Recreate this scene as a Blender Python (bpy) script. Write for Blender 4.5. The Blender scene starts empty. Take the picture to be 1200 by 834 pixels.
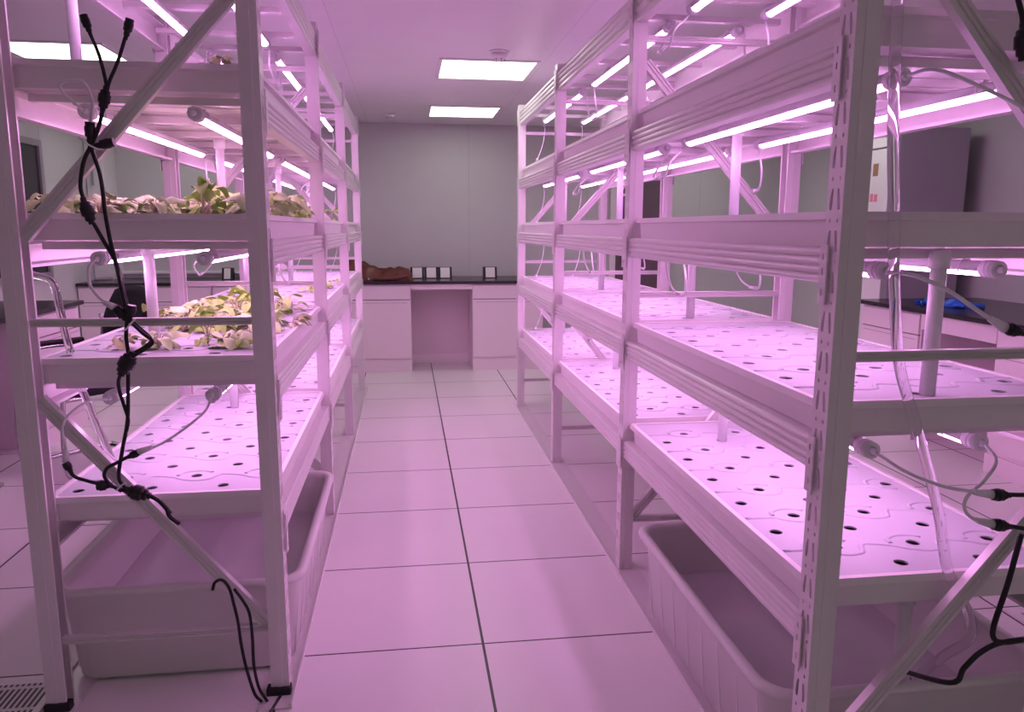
import bpy, bmesh, math, random
from mathutils import Vector, Matrix, Quaternion
random.seed(7)
C = bpy.context.scene.collection
PI = math.pi

# ------------------------------------------------------------------ materials
def new_mat(name):
    m = bpy.data.materials.new(name); m.use_nodes = True
    return m, m.node_tree.nodes, m.node_tree.links, m.node_tree.nodes['Principled BSDF']

def mat(name, col, rough=.5, metal=0., var=.04, scale=12., bump=0., trans=0., ior=1.45, sub=0., coat=0.):
    m, N, L, b = new_mat(name)
    tc = N.new('ShaderNodeTexCoord'); nz = N.new('ShaderNodeTexNoise')
    nz.inputs['Scale'].default_value = scale; nz.inputs['Detail'].default_value = 4
    L.new(tc.outputs['Object'], nz.inputs['Vector'])
    mx = N.new('ShaderNodeMixRGB'); mx.blend_type = 'MIX'
    c = list(col)
    mx.inputs[1].default_value = (*[max(0, x * (1 - var)) for x in c], 1)
    mx.inputs[2].default_value = (*[min(1, x * (1 + var)) for x in c], 1)
    L.new(nz.outputs['Fac'], mx.inputs[0]); L.new(mx.outputs[0], b.inputs['Base Color'])
    b.inputs['Roughness'].default_value = rough; b.inputs['Metallic'].default_value = metal
    b.inputs['IOR'].default_value = ior
    if trans: b.inputs['Transmission Weight'].default_value = trans
    if coat: b.inputs['Coat Weight'].default_value = coat
    if bump:
        bp = N.new('ShaderNodeBump'); bp.inputs['Strength'].default_value = bump; bp.inputs['Distance'].default_value = .01
        L.new(nz.outputs['Fac'], bp.inputs['Height']); L.new(bp.outputs['Normal'], b.inputs['Normal'])
    return m

def emit(name, col, s, base=(.9, .9, .9)):
    m, N, L, b = new_mat(name)
    b.inputs['Base Color'].default_value = (*base, 1)
    nz = N.new('ShaderNodeTexNoise'); nz.inputs['Scale'].default_value = 3
    mx = N.new('ShaderNodeMixRGB'); mx.inputs[1].default_value = (*col, 1); mx.inputs[2].default_value = (*[c * .96 for c in col], 1)
    L.new(nz.outputs['Fac'], mx.inputs[0]); L.new(mx.outputs[0], b.inputs['Emission Color'])
    b.inputs['Emission Strength'].default_value = s
    return m

def math_node(N, L, op, a, b=None, c=None):
    n = N.new('ShaderNodeMath'); n.operation = op
    for i, v in enumerate((a, b, c)):
        if v is None: continue
        if hasattr(v, 'links'): L.new(v, n.inputs[i])
        else: n.inputs[i].default_value = v
    return n.outputs[0]

def grid_mat(name, col, line, px, py, ox, oy, wx, wy, rough, axes=('X', 'Y'), bump=.3, spec=.5):
    m, N, L, b = new_mat(name)
    tc = N.new('ShaderNodeTexCoord'); sp = N.new('ShaderNodeSeparateXYZ'); L.new(tc.outputs['Object'], sp.inputs[0])
    def ln(out, p, o, w):
        v = math_node(N, L, 'SUBTRACT', out, o); v = math_node(N, L, 'DIVIDE', v, p)
        v = math_node(N, L, 'ADD', v, 100.5); v = math_node(N, L, 'FRACT', v); v = math_node(N, L, 'SUBTRACT', v, .5)
        v = math_node(N, L, 'ABSOLUTE', v); return math_node(N, L, 'LESS_THAN', v, w / p / 2)
    l1 = ln(sp.outputs[axes[0]], px, ox, wx); l2 = ln(sp.outputs[axes[1]], py, oy, wy)
    f = math_node(N, L, 'MAXIMUM', l1, l2)
    nz = N.new('ShaderNodeTexNoise'); nz.inputs['Scale'].default_value = 2.5; nz.inputs['Detail'].default_value = 5
    L.new(tc.outputs['Object'], nz.inputs['Vector'])
    a = N.new('ShaderNodeMixRGB'); a.inputs[1].default_value = (*[c * .96 for c in col], 1); a.inputs[2].default_value = (*[min(1, c * 1.04) for c in col], 1)
    L.new(nz.outputs['Fac'], a.inputs[0])
    mx = N.new('ShaderNodeMixRGB'); L.new(f, mx.inputs[0]); L.new(a.outputs[0], mx.inputs[1]); mx.inputs[2].default_value = (*line, 1)
    L.new(mx.outputs[0], b.inputs['Base Color']); b.inputs['Roughness'].default_value = rough
    b.inputs['Specular IOR Level'].default_value = spec
    h = math_node(N, L, 'SUBTRACT', 1., f)
    bp = N.new('ShaderNodeBump'); bp.inputs['Strength'].default_value = bump; bp.inputs['Distance'].default_value = .002
    L.new(h, bp.inputs['Height']); L.new(bp.outputs['Normal'], b.inputs['Normal'])
    return m

TX, TY = .218, 2.245
M = {}
M['floor'] = grid_mat('floor_panels', (.80, .76, .755), (.022, .012, .018), .6, .6, TX, TY, .0085, .0065, .34)
M['wall'] = grid_mat('wall_panels', (.57, .58, .56), (.42, .44, .42), 1.18, 30, .62, 15, .004, .001, .45)
M['wall_side'] = grid_mat('wall_panels_side', (.57, .58, .56), (.2, .2, .2), 1.18, 30, 5.35, 15, .005, .001, .45, axes=('Y', 'X'))
M['ceiling'] = grid_mat('ceiling_panels', (.82, .79, .80), (.68, .65, .67), 1.18, 5.9, .84, 8.6, .004, .004, .4)
M['alu'] = mat('brushed_aluminium', (.74, .70, .70), .34, .22, .05, 30)
M['steel'] = mat('white_coated_steel', (.80, .75, .76), .36, .05, .03, 20)
M['rail'] = mat('ridged_rail_metal', (.80, .75, .76), .30, .15, .03, 20)
M['chrome'] = mat('polished_chrome', (.75, .73, .75), .12, 1., .02, 8)
M['tray'] = mat('white_tray_plastic', (.84, .80, .80), .38, 0, .02, 6)
M['lid'] = mat('white_planting_board', (.53, .53, .57), .42, 0, .015, 5)
M['tub'] = mat('translucent_white_tub_plastic', (.88, .85, .84), .34, 0, .03, 3)
M['pvc'] = mat('white_pvc', (.84, .83, .84), .35, 0, .02, 9)
M['tubebody'] = mat('lamp_housing_plastic', (.72, .70, .73), .3, 0, .03, 9)
M['cap'] = mat('frosted_lamp_cap', (.82, .78, .83), .25, 0, .05, 25)
M['led'] = emit('glowing_lamp_diffuser', (1., .42, .97), 21.0)
M['panel'] = emit('ceiling_panel_diffuser', (.95, 1., .90), 5.0)
M['cordw'] = mat('white_cord_sleeve', (.82, .80, .82), .35, 0, .02, 30)
M['cordb'] = mat('black_cable_sleeve', (.012, .009, .012), .32, 0, .2, 30)
M['hose'] = mat('clear_hose_plastic', (.98, .95, .98), .05, 0, .01, 20, trans=.93, ior=1.25)
M['black'] = mat('black_rubber', (.014, .010, .013), .5, 0, .2, 20)
M['stone'] = mat('black_bench_top', (.028, .022, .028), .25, 0, .3, 60)
M['cab'] = mat('pinkish_white_cabinet', (.84, .74, .77), .36, 0, .02, 4)
M['seam'] = mat('dark_seam', (.22, .15, .18), .6)
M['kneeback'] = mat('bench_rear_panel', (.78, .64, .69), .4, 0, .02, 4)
M['fridge'] = mat('fridge_side_grey', (.50, .48, .52), .35, 0, .02, 3)
M['fridgedoor'] = mat('fridge_door_white', (.74, .74, .72), .3, 0, .02, 3)
M['brown'] = mat('brown_label', (.30, .18, .10), .5, 0, .1, 30)
M['pinkmark'] = mat('pink_sticker', (.75, .22, .30), .5)
M['door'] = mat('dark_brown_door', (.15, .095, .13), .35, 0, .15, 6)
M['glass'] = mat('dark_window_glass', (.03, .024, .03), .08, 0, .1, 3)
M['frame'] = mat('grey_window_frame', (.35, .33, .34), .35, .3)
M['leather'] = mat('brown_red_leather', (.13, .038, .026), .42, 0, .35, 14, bump=.5)
M['blue'] = mat('blue_glove_rubber', (.02, .13, .62), .4, 0, .15, 25)
M['meshblack'] = mat('black_upholstery', (.016, .014, .022), .75, 0, .25, 80, bump=.3)
M['socketw'] = mat('white_socket_face', (.80, .80, .78), .4)
M['leafa'] = mat('yellow_green_leaf', (.47, .68, .17), .5, 0, .35, 30)
M['leafb'] = mat('pale_wilted_leaf', (.62, .78, .38), .55, 0, .3, 30)
M['leafc'] = mat('dry_brown_leaf', (.44, .47, .22), .6, 0, .35, 30)
M['stem'] = mat('pale_pink_stem', (.62, .52, .42), .5, 0, .2, 30)
M['water'] = mat('nutrient_water', (.78, .73, .77), .03, 0, .02, 4, ior=1.33)
def translucent(m, f):
    N, L = m.node_tree.nodes, m.node_tree.links; out = N['Material Output']; b = N['Principled BSDF']
    t = N.new('ShaderNodeBsdfTranslucent'); t.inputs['Color'].default_value = (.95, .90, .92, 1)
    mx = N.new('ShaderNodeMixShader'); mx.inputs[0].default_value = f
    L.new(b.outputs[0], mx.inputs[1]); L.new(t.outputs[0], mx.inputs[2]); L.new(mx.outputs[0], out.inputs['Surface'])
translucent(M['tub'], .15)
# slotted floor panel
def slot_mat():
    m, N, L, b = new_mat('slotted_floor_panel')
    tc = N.new('ShaderNodeTexCoord'); sp = N.new('ShaderNodeSeparateXYZ'); L.new(tc.outputs['Object'], sp.inputs[0])
    def fr(o, p): return math_node(N, L, 'FRACT', math_node(N, L, 'ADD', math_node(N, L, 'DIVIDE', o, p), 50.))
    x = fr(sp.outputs['X'], .0155); y = fr(sp.outputs['Y'], .105)
    a = math_node(N, L, 'LESS_THAN', x, .5); c = math_node(N, L, 'GREATER_THAN', y, .12)
    f = math_node(N, L, 'MULTIPLY', a, c)
    mx = N.new('ShaderNodeMixRGB'); L.new(f, mx.inputs[0]); mx.inputs[1].default_value = (.66, .63, .62, 1); mx.inputs[2].default_value = (.04, .03, .035, 1)
    L.new(mx.outputs[0], b.inputs['Base Color']); b.inputs['Roughness'].default_value = .45
    return m
M['slots'] = slot_mat()

# ------------------------------------------------------------------ mesh helpers
def NB(): return bmesh.new()
def box(bm, c, s, rot=None, bev=0.):
    mt = Matrix.Translation(Vector(c))
    if rot is not None: mt = mt @ rot.to_4x4()
    r = bmesh.ops.create_cube(bm, size=1, matrix=mt @ Matrix.Diagonal((*s, 1)))
    if bev:
        es = list({e for v in r['verts'] for e in v.link_edges})
        bmesh.ops.bevel(bm, geom=es, offset=bev, segments=2, affect='EDGES', profile=.6)
    return bm
def box2(bm, a, b, bev=0.):
    return box(bm, [(a[i] + b[i]) / 2 for i in range(3)], [abs(b[i] - a[i]) for i in range(3)], None, bev)
def smooth_path(pts, n=6):
    pts = [Vector(p) for p in pts]
    if len(pts) < 3: return pts
    P = [2 * pts[0] - pts[1]] + pts + [2 * pts[-1] - pts[-2]]; out = []
    for i in range(1, len(P) - 2):
        a, b, c, d = P[i - 1:i + 3]
        for k in range(n):
            t = k / n
            out.append(.5 * ((2 * b) + (c - a) * t + (2 * a - 5 * b + 4 * c - d) * t * t + (3 * b - a - 3 * c + d) * t ** 3))
    out.append(pts[-1]); return out
def tube(bm, pts, r, seg=8, smooth=True, n=6):
    P = smooth_path(pts, n) if smooth else [Vector(p) for p in pts]
    rings = []; up = Vector((0, 0, 1)); prev = None
    for i, p in enumerate(P):
        t = (P[min(i + 1, len(P) - 1)] - P[max(i - 1, 0)]).normalized()
        if prev is None:
            u = t.cross(up)
            if u.length < .1: u = t.cross(Vector((1, 0, 0)))
        else: u = prev - t * prev.dot(t)
        u.normalize(); prev = u; v = t.cross(u)
        rr = r[min(i * len(r) // len(P), len(r) - 1)] if isinstance(r, (list, tuple)) else r
        rings.append([bm.verts.new(p + (u * math.cos(a) + v * math.sin(a)) * rr) for a in [2 * PI * k / seg for k in range(seg)]])
    for a, b in zip(rings, rings[1:]):
        for k in range(seg):
            f = bm.faces.new((a[k], a[(k + 1) % seg], b[(k + 1) % seg], b[k])); f.smooth = True
    bm.faces.new(rings[0][::-1]); bm.faces.new(rings[-1])
    return bm
def cyl(bm, a, b, r, seg=16, r2=None):
    a, b = Vector(a), Vector(b); q = (b - a).to_track_quat('Z', 'Y').to_matrix().to_4x4()
    rs = bmesh.ops.create_cone(bm, cap_ends=True, segments=seg, radius1=r, radius2=r if r2 is None else r2, depth=(b - a).length,
                               matrix=Matrix.Translation((a + b) / 2) @ q)
    for f in {f for v in rs['verts'] for f in v.link_faces}:
        if len(f.verts) == 4: f.smooth = True
    return bm
def extr(bm, prof, axis, a, b):
    """profile of 2-D points extruded along an axis; the two remaining axes keep order"""
    def mk(p, t):
        return {'X': (t, p[0], p[1]), 'Y': (p[0], t, p[1]), 'Z': (p[0], p[1], t)}[axis]
    A = [bm.verts.new(mk(p, a)) for p in prof]; B = [bm.verts.new(mk(p, b)) for p in prof]; n = len(prof)
    for i in range(n): bm.faces.new((A[i], A[(i + 1) % n], B[(i + 1) % n], B[i]))
    bm.faces.new(A[::-1]); bm.faces.new(B)
    bmesh.ops.recalc_face_normals(bm, faces=bm.faces[:])
    return bm
def holes_plate(outer, loops, thick, place):
    """flat plate with real holes; outer/loops in 2-D, place(u, v, w) gives 3-D"""
    bm = NB(); es = []
    for lp in [outer] + loops:
        vs = [bm.verts.new((p[0], p[1], 0)) for p in lp]
        for i in range(len(vs)): es.append(bm.edges.new((vs[i], vs[(i + 1) % len(vs)])))
    bmesh.ops.triangle_fill(bm, use_beauty=True, use_dissolve=False, edges=es)
    bmesh.ops.recalc_face_normals(bm, faces=bm.faces[:])
    g = bmesh.ops.extrude_face_region(bm, geom=bm.faces[:])
    for v in [v for v in g['geom'] if isinstance(v, bmesh.types.BMVert)]: v.co.z -= thick
    bmesh.ops.recalc_face_normals(bm, faces=bm.faces[:])
    for v in bm.verts: v.co = Vector(place(*v.co))
    return bm
def join_bm(dst, src):
    me = bpy.data.meshes.new('t'); src.to_mesh(me); dst.from_mesh(me); bpy.data.meshes.remove(me); src.free(); return dst
def mesh_of(name, bm, m, shade=False):
    me = bpy.data.meshes.new(name); bmesh.ops.recalc_face_normals(bm, faces=bm.faces[:]); bm.to_mesh(me); bm.free(); me.materials.append(m)
    if shade:
        for f in me.polygons: f.use_smooth = True
    return me
def link(name, me, parent=None, loc=None, rot=None):
    o = bpy.data.objects.new(name, me); C.objects.link(o)
    if parent: o.parent = parent
    if loc is not None: o.location = loc
    if rot is not None: o.rotation_euler = rot
    return o
def obj(name, bm, m, parent=None, shade=False, loc=None):
    return link(name, mesh_of(name, bm, m, shade), parent, loc)
def tag(o, label, cat, group=None):
    o['label'] = label; o['category'] = cat
    if group: o['group'] = group
    return o
def thing(name, label, cat, loc=(0, 0, 0), rz=0, group=None):
    o = bpy.data.objects.new(name, None); C.objects.link(o); o.location = loc; o.rotation_euler = (0, 0, rz)
    o.empty_display_size = .05
    return tag(o, label, cat, group)
def struct(name, bm, m, loc=None):
    o = obj(name, bm, m, loc=loc); o['kind'] = 'structure'; return o
def dup(root, loc, rz=None, label=None, group=None):
    r = root.copy(); C.objects.link(r); r.location = loc
    if rz is not None: r.rotation_euler = (0, 0, rz)
    if label: r['label'] = label
    if group: r['group'] = group
    for ch in list(root.children):
        c = ch.copy(); C.objects.link(c); c.parent = r
        for g in ch.children:
            d = g.copy(); C.objects.link(d); d.parent = c
    return r

# ------------------------------------------------------------------ the room
XL, XR, YB, YF, ZC = -2.78, 3.98, 7.66, -3.0, 2.28
struct('floor', box2(NB(), (XL - .1, YF - .1, -.08), (XR + .1, YB + .1, 0)), M['floor'])
struct('ceiling', box2(NB(), (XL - .1, YF - .1, ZC), (XR + .1, YB + .1, ZC + .08)), M['ceiling'])
struct('wall_back', box2(NB(), (XL - .1, YB, 0), (XR + .1, YB + .1, ZC)), M['wall'])
M['wall_dark'] = mat('dark_unseen_wall', (.30, .30, .27), .7, 0, .1, 4)  # unseen wall behind the camera, kept dark to dim camera-facing surfaces
struct('wall_front', box2(NB(), (XL - .1, YF - .1, 0), (XR + .1, YF, ZC)), M['wall_dark'])
struct('wall_left', box2(NB(), (XL - .1, YF, 0), (XL, YB, ZC)), M['wall_side'])
struct('wall_right', box2(NB(), (XR, YF, 0), (XR + .1, YB, ZC)), M['wall_side'])
# white trunking on the back wall above the bench
bm = NB(); box2(bm, (-2.70, YB - .035, .862), (-.55, YB - .001, .888), .004); box2(bm, (-2.42, YB - .045, .855), (-2.34, YB - .001, .905), .004)
struct('trim_1', bm, M['pvc'])
# dark door in the back wall, right
bm = NB(); box2(bm, (2.10, YB - .03, .02), (2.62, YB + .0, 2.0), .003)
d1 = struct('door_1', bm, M['door'])
fr = NB()
box2(fr, (2.04, YB - .04, 0), (2.10, YB, 2.06), .003); box2(fr, (2.62, YB - .04, 0), (2.68, YB, 2.06), .003); box2(fr, (2.10, YB - .04, 2.0), (2.62, YB, 2.06), .003)
obj('door_frame', fr, M['steel'], d1)
hd = NB(); cyl(hd, (2.18, YB - .03, 1.0), (2.18, YB - .07, 1.0), .01); cyl(hd, (2.18, YB - .07, 1.0), (2.30, YB - .07, 1.0), .009)
obj('door_handle', hd, M['chrome'], d1)
# dark window in the left wall
w = struct('window_1', box2(NB(), (XL, 5.55, .95), (XL + .012, 6.45, 1.90)), M['glass'])
fr = NB()
for a, b in (((5.50, .90), (5.55, 1.95)), ((6.45, .90), (6.50, 1.95)), ((5.98, .95), (6.02, 1.90)), ((5.55, 1.90), (6.45, 1.95)), ((5.55, .90), (6.45, .95))):
    box2(fr, (XL, a[0], a[1]), (XL + .03, b[0], b[1]), .002)
obj('window_frame', fr, M['frame'], w)

# ceiling light panels
def ceil_light():
    t = thing('ceiling_light', 'x', 'ceiling light', (0, 0, ZC), 0, 'square ceiling panel lights')
    f = NB()
    for a, b in (((-.30, -.30), (-.28, .30)), ((.28, -.30), (.30, .30)), ((-.28, .28), (.28, .30)), ((-.28, -.30), (.28, -.28))):
        box2(f, (a[0], a[1], -.010), (b[0], b[1], -.0005))
    obj('light_frame', f, M['steel'], t)
    obj('diffuser', box2(NB(), (-.28, -.28, -.007), (.28, .28, -.002)), M['panel'], t)
    return t
LS = [(.515, 5.02, 'glowing square ceiling panel over the aisle, the nearer and larger of the two'),
      (.508, 6.81, 'glowing square ceiling panel over the aisle, the farther one near the back wall'),
      (-1.90, 4.92, 'glowing ceiling panel seen through the top of the left rack'),
      (-1.90, 6.81, 'ceiling panel beyond the left rack near the back wall corner'),
      (2.75, 5.02, 'ceiling panel beyond the right rack near the tall fridge'),
      (2.75, 6.81, 'ceiling panel near the dark door in the back wall'),
      (.51, -1.7, 'added unseen fill light behind the camera, above the aisle line'),  # this and the next two: unseen panels added to brighten camera-facing surfaces
      (-1.90, -1.7, 'added unseen fill light behind the camera, left side'),
      (2.75, -1.7, 'added unseen fill light behind the camera, right side')]
cl0 = ceil_light()
for i, (x, y, lb) in enumerate(LS):
    o = cl0 if i == 0 else dup(cl0, (x, y, ZC)); o.location = (x, y, ZC); o['label'] = lb
def detector(x, y, lb):
    t = thing('smoke_detector', lb, 'smoke detector', (x, y, ZC))
    b = NB(); cyl(b, (0, 0, -.012), (0, 0, 0), .058, 28); obj('base_plate', b, M['pvc'], t)
    b = NB(); cyl(b, (0, 0, -.045), (0, 0, -.012), .034, 28, .048); obj('sensor_head', b, M['tray'], t)
    b = NB()
    for a in range(6): cyl(b, (.03 * math.cos(a), .03 * math.sin(a), -.049), (.03 * math.cos(a), .03 * math.sin(a), -.044), .005, 10)
    obj('sensor_vent', b, M['seam'], t)
detector(.541, 4.51, 'round white smoke detector on the ceiling beside the nearer light panel')
detector(-.115, 6.94, 'small round smoke detector on the ceiling left of the farther light panel')

# slotted floor panels
def vent_tile(i, j, label):
    x, y = TX + .6 * i, TY + .6 * j
    b = NB(); box2(b, (.01, .01, .0005), (.59, .59, .003))
    o = obj('floor_panel', b, M['tray'], loc=(x, y, 0)); tag(o, label, 'floor panel', 'slotted floor panels')
    g = NB(); box2(g, (.05, .05, .003), (.55, .55, .0035)); obj('slot_grille', g, M['slots'], o)
vent_tile(-3, -1, 'slotted metal floor panel beside the near foot of the left rack')
vent_tile(-3, 2, 'slotted floor panel behind the white tub, left of the left rack')
vent_tile(3, -1, 'slotted floor panel right of the tub under the right rack')

# ------------------------------------------------------------------ racks
BAY, PW, PD, HW = 1.372, .055, .050, .32     # bay pitch, post width along the aisle, post depth, half rack width
LEV = [.585, .963, 1.336, 1.708, 2.135]      # tray rims; the last carries lamps only
POSTH = 2.13
LEVW = ['lowest tray', 'second tray', 'third tray', 'top tray', 'top frame']
BAYW = ['nearest bay', 'middle bay', 'farthest bay']

def post_mesh():
    """C-section upright, perforated web in the plane x=0 facing -x, opening towards +x, z 0..POSTH"""
    pitch = .0765; loops = []
    def tear(cx, cz, lean, w=.0046, h=.0195):
        return [(cx - w * .6 + lean * -1, cz + h), (cx + w * .6 + lean * -1, cz + h), (cx + w, cz + h * .3), (cx + w + lean, cz - h * .5),
                (cx + w * .7 + lean, cz - h), (cx - w * .7 + lean, cz - h), (cx - w + lean * .5, cz - h * .4), (cx - w, cz + h * .2)]
    def dot(cx, cz, r=.0032):
        return [(cx + r * math.cos(a * PI / 3), cz + 1.4 * r * math.sin(a * PI / 3)) for a in range(6)]
    z = .05
    while z < POSTH - .04:
        loops += [tear(.016, z, -.0022), tear(.039, z, .0022), dot(.015, z + .038), dot(.040, z + .038)]
        z += pitch
    bm = holes_plate([(0, 0), (PW, 0), (PW, POSTH), (0, POSTH)], loops, .002, lambda u, v, w: (-w, u, v))
    box2(bm, (.002, 0, 0), (PD, .002, POSTH)); box2(bm, (.002, PW - .002, 0), (PD, PW, POSTH))
    box2(bm, (PD - .002, .002, 0), (PD, .008, POSTH)); box2(bm, (PD - .002, PW - .008, 0), (PD, PW - .002, POSTH))
    # shallow rib down the middle of each flange
    box2(bm, (.018, -.0015, 0), (.030, 0, POSTH)); box2(bm, (.018, PW, 0), (.030, PW + .0015, POSTH))
    return bm
POST = {-1: mesh_of('upright', post_mesh(), M['steel'])}
b = post_mesh()
for v in b.verts: v.co.x *= -1
POST[1] = mesh_of('upright', b, M['steel'])

def rail_mesh(sx, h, y1):
    """long side rail with four rounded ridges on its outer face; outer face looks to sx"""
    prof = []; n = 4
    for i in range(n):
        z0 = -h * i / n; d = h / n
        prof += [(0, z0), (.0045, z0 - d * .22), (.006, z0 - d * .5), (.0045, z0 - d * .78)]
    prof += [(0, -h), (-.034, -h), (-.034, -h + .008), (-.006, -h + .012), (-.006, -.012), (-.034, -.006), (-.034, 0)]
    bm = NB(); extr(bm, [(sx * p[0], p[1]) for p in prof], 'Y', 0, y1)
    return mesh_of('side_rail', bm, M['rail'])
RL = BAY - PW - .002
RAIL = {s: rail_mesh(s, .068, RL) for s in (-1, 1)}
RAILT = {s: rail_mesh(s, .10, RL) for s in (-1, 1)}
def plate_mesh(s, h):
    lp = [[(.004 + .013, -z + k * .006) for k in ()] for z in ()]
    loops = []
    for z in (.022, .05, h - .022):
        loops.append([(.013 + .0035 * math.cos(a * PI / 4), -z + .007 * math.sin(a * PI / 4)) for a in range(8)])
    return mesh_of('end_plate', holes_plate([(0, 0), (.026, 0), (.026, -h), (0, -h)], loops, .003, lambda u, v, w: (s * (-w), u, v)), M['steel'])
PLATE = {s: plate_mesh(s, .112) for s in (-1, 1)}

def bar_mesh(p, q, y, wz=.032, dy=.020):
    p, q = Vector((p[0], y, p[1])), Vector((q[0], y, q[1])); d = q - p; L = d.length
    ang = math.atan2(d.z, d.x)
    prof = [(-dy / 2, -wz / 2), (dy / 2, -wz / 2), (dy / 2, wz / 2), (-dy / 2, wz / 2), (-dy / 2, wz * .30), (-dy / 2 + .004, wz * .26), (-dy / 2 + .004, wz * .06), (-dy / 2, wz * .02),
            (-dy / 2, -wz * .02), (-dy / 2 + .004, -wz * .06), (-dy / 2 + .004, -wz * .26), (-dy / 2, -wz * .30)]
    bm = NB(); extr(bm, prof, 'X', -L / 2, L / 2)
    R = Matrix.Rotation(-ang, 3, 'Y'); c = (p + q) / 2
    for v in bm.verts: v.co = R @ v.co + c
    return bm

def sup_mesh():
    bm = NB(); box2(bm, (-HW + .047, -.015, -.020), (HW - .047, .015, 0), .002)
    return mesh_of('support_bar', bm, M['rail'])
SUP = sup_mesh()

def make_rack(cx, y0, label, mirror):
    t = thing('metal_rack', label, 'rack', (cx, y0, 0), 0)
    S = -1 if mirror else 1     # S=1: end braces as on the right rack
    for i in range(4):
        y = BAY * i
        for s in (-1, 1):
            u = link('upright', POST[s], t, (s * HW, y, .006))
            if i == 0:
                f = NB(); box2(f, (min(s * .004, -s * .062), -.012, -.005), (max(s * .004, -s * .062), .020, .020), .003)
                obj('rubber_foot', f, M['black'], u)
        flip = S * (1 if i < 2 else -1)
        yy = .018; x = HW - .052
        def br(nm, a, b, wz):
            bm = bar_mesh((flip * a[0], a[1]), (flip * b[0], b[1]), yy, wz); o = obj(nm, bm, M['alu'], t, loc=(0, y, 0)); return o
        br('end_brace', (-x, .212), (x, .865), .034)
        br('end_brace', (x, 1.275), (-x, 1.872), .034)
        for z in (.200, 1.062, 1.95): 
            bm = bar_mesh((-x, z), (x, z), yy, .020); obj('end_bar', bm, M['alu'], t, loc=(0, y, 0))
    for k in range(3):
        yb = BAY * k + PW + .001
        for li, z in enumerate(LEV):
            top = li == 4
            zz = 2.10 if top else z - .0690
            for s in (-1, 1):
                r = link('side_rail', (RAILT if top else RAIL)[s], t, (s * (HW - .010), yb, zz))
                for e in (0, 1):
                    link('end_plate', PLATE[s], r, (s * .0145, RL + .001 if e else -.028, .006))
            for yy in (.12, .50, .88, 1.24):
                link('support_bar', SUP, t, (0, BAY * k + yy + .02, z - .073 if not top else 2.062))
    for s in (-1, 1):
        b = NB(); x0, x1 = s * (HW - .075), s * (HW + .012)
        box2(b, (min(x0, x1), -.07, .0005), (max(x0, x1), BAY * 3 + .12, .0055))
        box2(b, (min(s * (HW + .012), s * (HW + .016)), -.07, .0005), (max(s * (HW + .012), s * (HW + .016)), BAY * 3 + .12, .016))
        obj('base_rail', b, M['alu'], t)
    return t
RC, RY = 1.11, 1.33
LC, LY = -.67, 2.05
make_rack(RC, RY, 'long pale metal shelving rack on the right of the aisle, reaching nearest the viewer', False)
make_rack(LC, LY, 'long pale metal shelving rack on the left, with black cables tied to its end', True)

# trays -----------------------------------------------------------------
TW, TL, TD = .300, BAY - PW - .006, .068
def tray_body():
    bm = NB()
    def ring(hx, y0, y1, z, r=.02, n=4):
        vs = []
        for cx, cy, a0 in ((hx - r, y1 - r, 0), (-hx + r, y1 - r, PI / 2), (-hx + r, y0 + r, PI), (hx - r, y0 + r, 1.5 * PI)):
            for k in range(n + 1):
                a = a0 + PI / 2 * k / n; vs.append(bm.verts.new((cx + r * math.cos(a), cy + r * math.sin(a), z)))
        return vs
    L = TL
    rs = [ring(TW - .016, .016, L - .016, -TD), ring(TW - .013, .013, L - .013, -.018), ring(TW, 0, L, -.015), ring(TW - .004, .004, L - .004, 0),
          ring(TW - .018, .018, L - .018, 0), ring(TW - .018, .018, L - .018, -.008), ring(TW - .022, .022, L - .022, -TD + .005)]
    for a, b in zip(rs, rs[1:]):
        n = len(a)
        for k in range(n): bm.faces.new((a[k], a[(k + 1) % n], b[(k + 1) % n], b[k]))
    bm.faces.new(rs[0][::-1]); bm.faces.new(rs[-1])
    # shallow ribs under the bottom
    for k in range(12):
        y = .08 + k * (L - .16) / 11
        if any(abs(y + PW + .003 - (yy + .02)) < .035 for yy in (.12, .50, .88, 1.24)): continue
        box(bm, (0, y, -TD - .0015), (2 * TW - .10, .012, .003))
    return mesh_of('tray_basin', bm, M['tray'])
def tray_lid():
    loops = []; HX = [-.24 + .096 * k for k in range(6)]
    ys = .067
    centres = []
    for c, x in enumerate(HX):
        for k in range(6):
            y = ys + .197 * k + (.097 if c % 2 else 0)
            if y < TL - .04: centres.append((x, y, c))
    for x, y, c in centres:
        loops.append([(x + (.0155) * math.cos(a * PI / 6), y + .0155 * math.sin(a * PI / 6)) for a in range(12)])
    w = TW - .019
    bm = holes_plate([(-w, .019), (w, .019), (w, TL - .019), (-w, TL - .019)], loops, .004, lambda u, v, ww: (u, v, ww - .003))
    # raised wavy relief lines around every other column of holes
    for k in range(6):
        yc = ys + .097 + .197 * k
        if yc > TL - .06: continue
        pts = [(-.275, yc - .008)]
        for x in HX[1::2]:
            pts += [(x - .062, yc - .010), (x - .035, yc - .030), (x + .005, yc - .046), (x + .042, yc - .038), (x + .056, yc - .012), (x + .075, yc + .006)]
        pts = [p for p in pts if p[0] < .272] 
        tube(bm, [(p[0], p[1], -.0075) for p in pts], .0075, 10, True, 4)
        for x in HX[1::2]:
            tube(bm, [(x + .050 * math.cos(a) - .004, yc + .008 + .036 * math.sin(a), -.0075) for a in [PI * (1.05 - .125 * q) for q in range(8)]], .0075, 10, True, 2)
    return mesh_of('planting_board', bm, M['lid'])
TB, TLID = tray_body(), tray_lid()
M['hole_shade'] = mat('dark_hole_shade', (.10, .05, .085), .3, 0, .2, 8)  # dark sheet below the board, stands in for shade inside the planting holes
TSHADE = mesh_of('hole_shade_sheet', box2(NB(), (-TW + .024, .024, -.036), (TW - .024, TL - .024, -.030)), M['hole_shade'])
LW = ['lowest', 'second', 'third', 'top']
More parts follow.
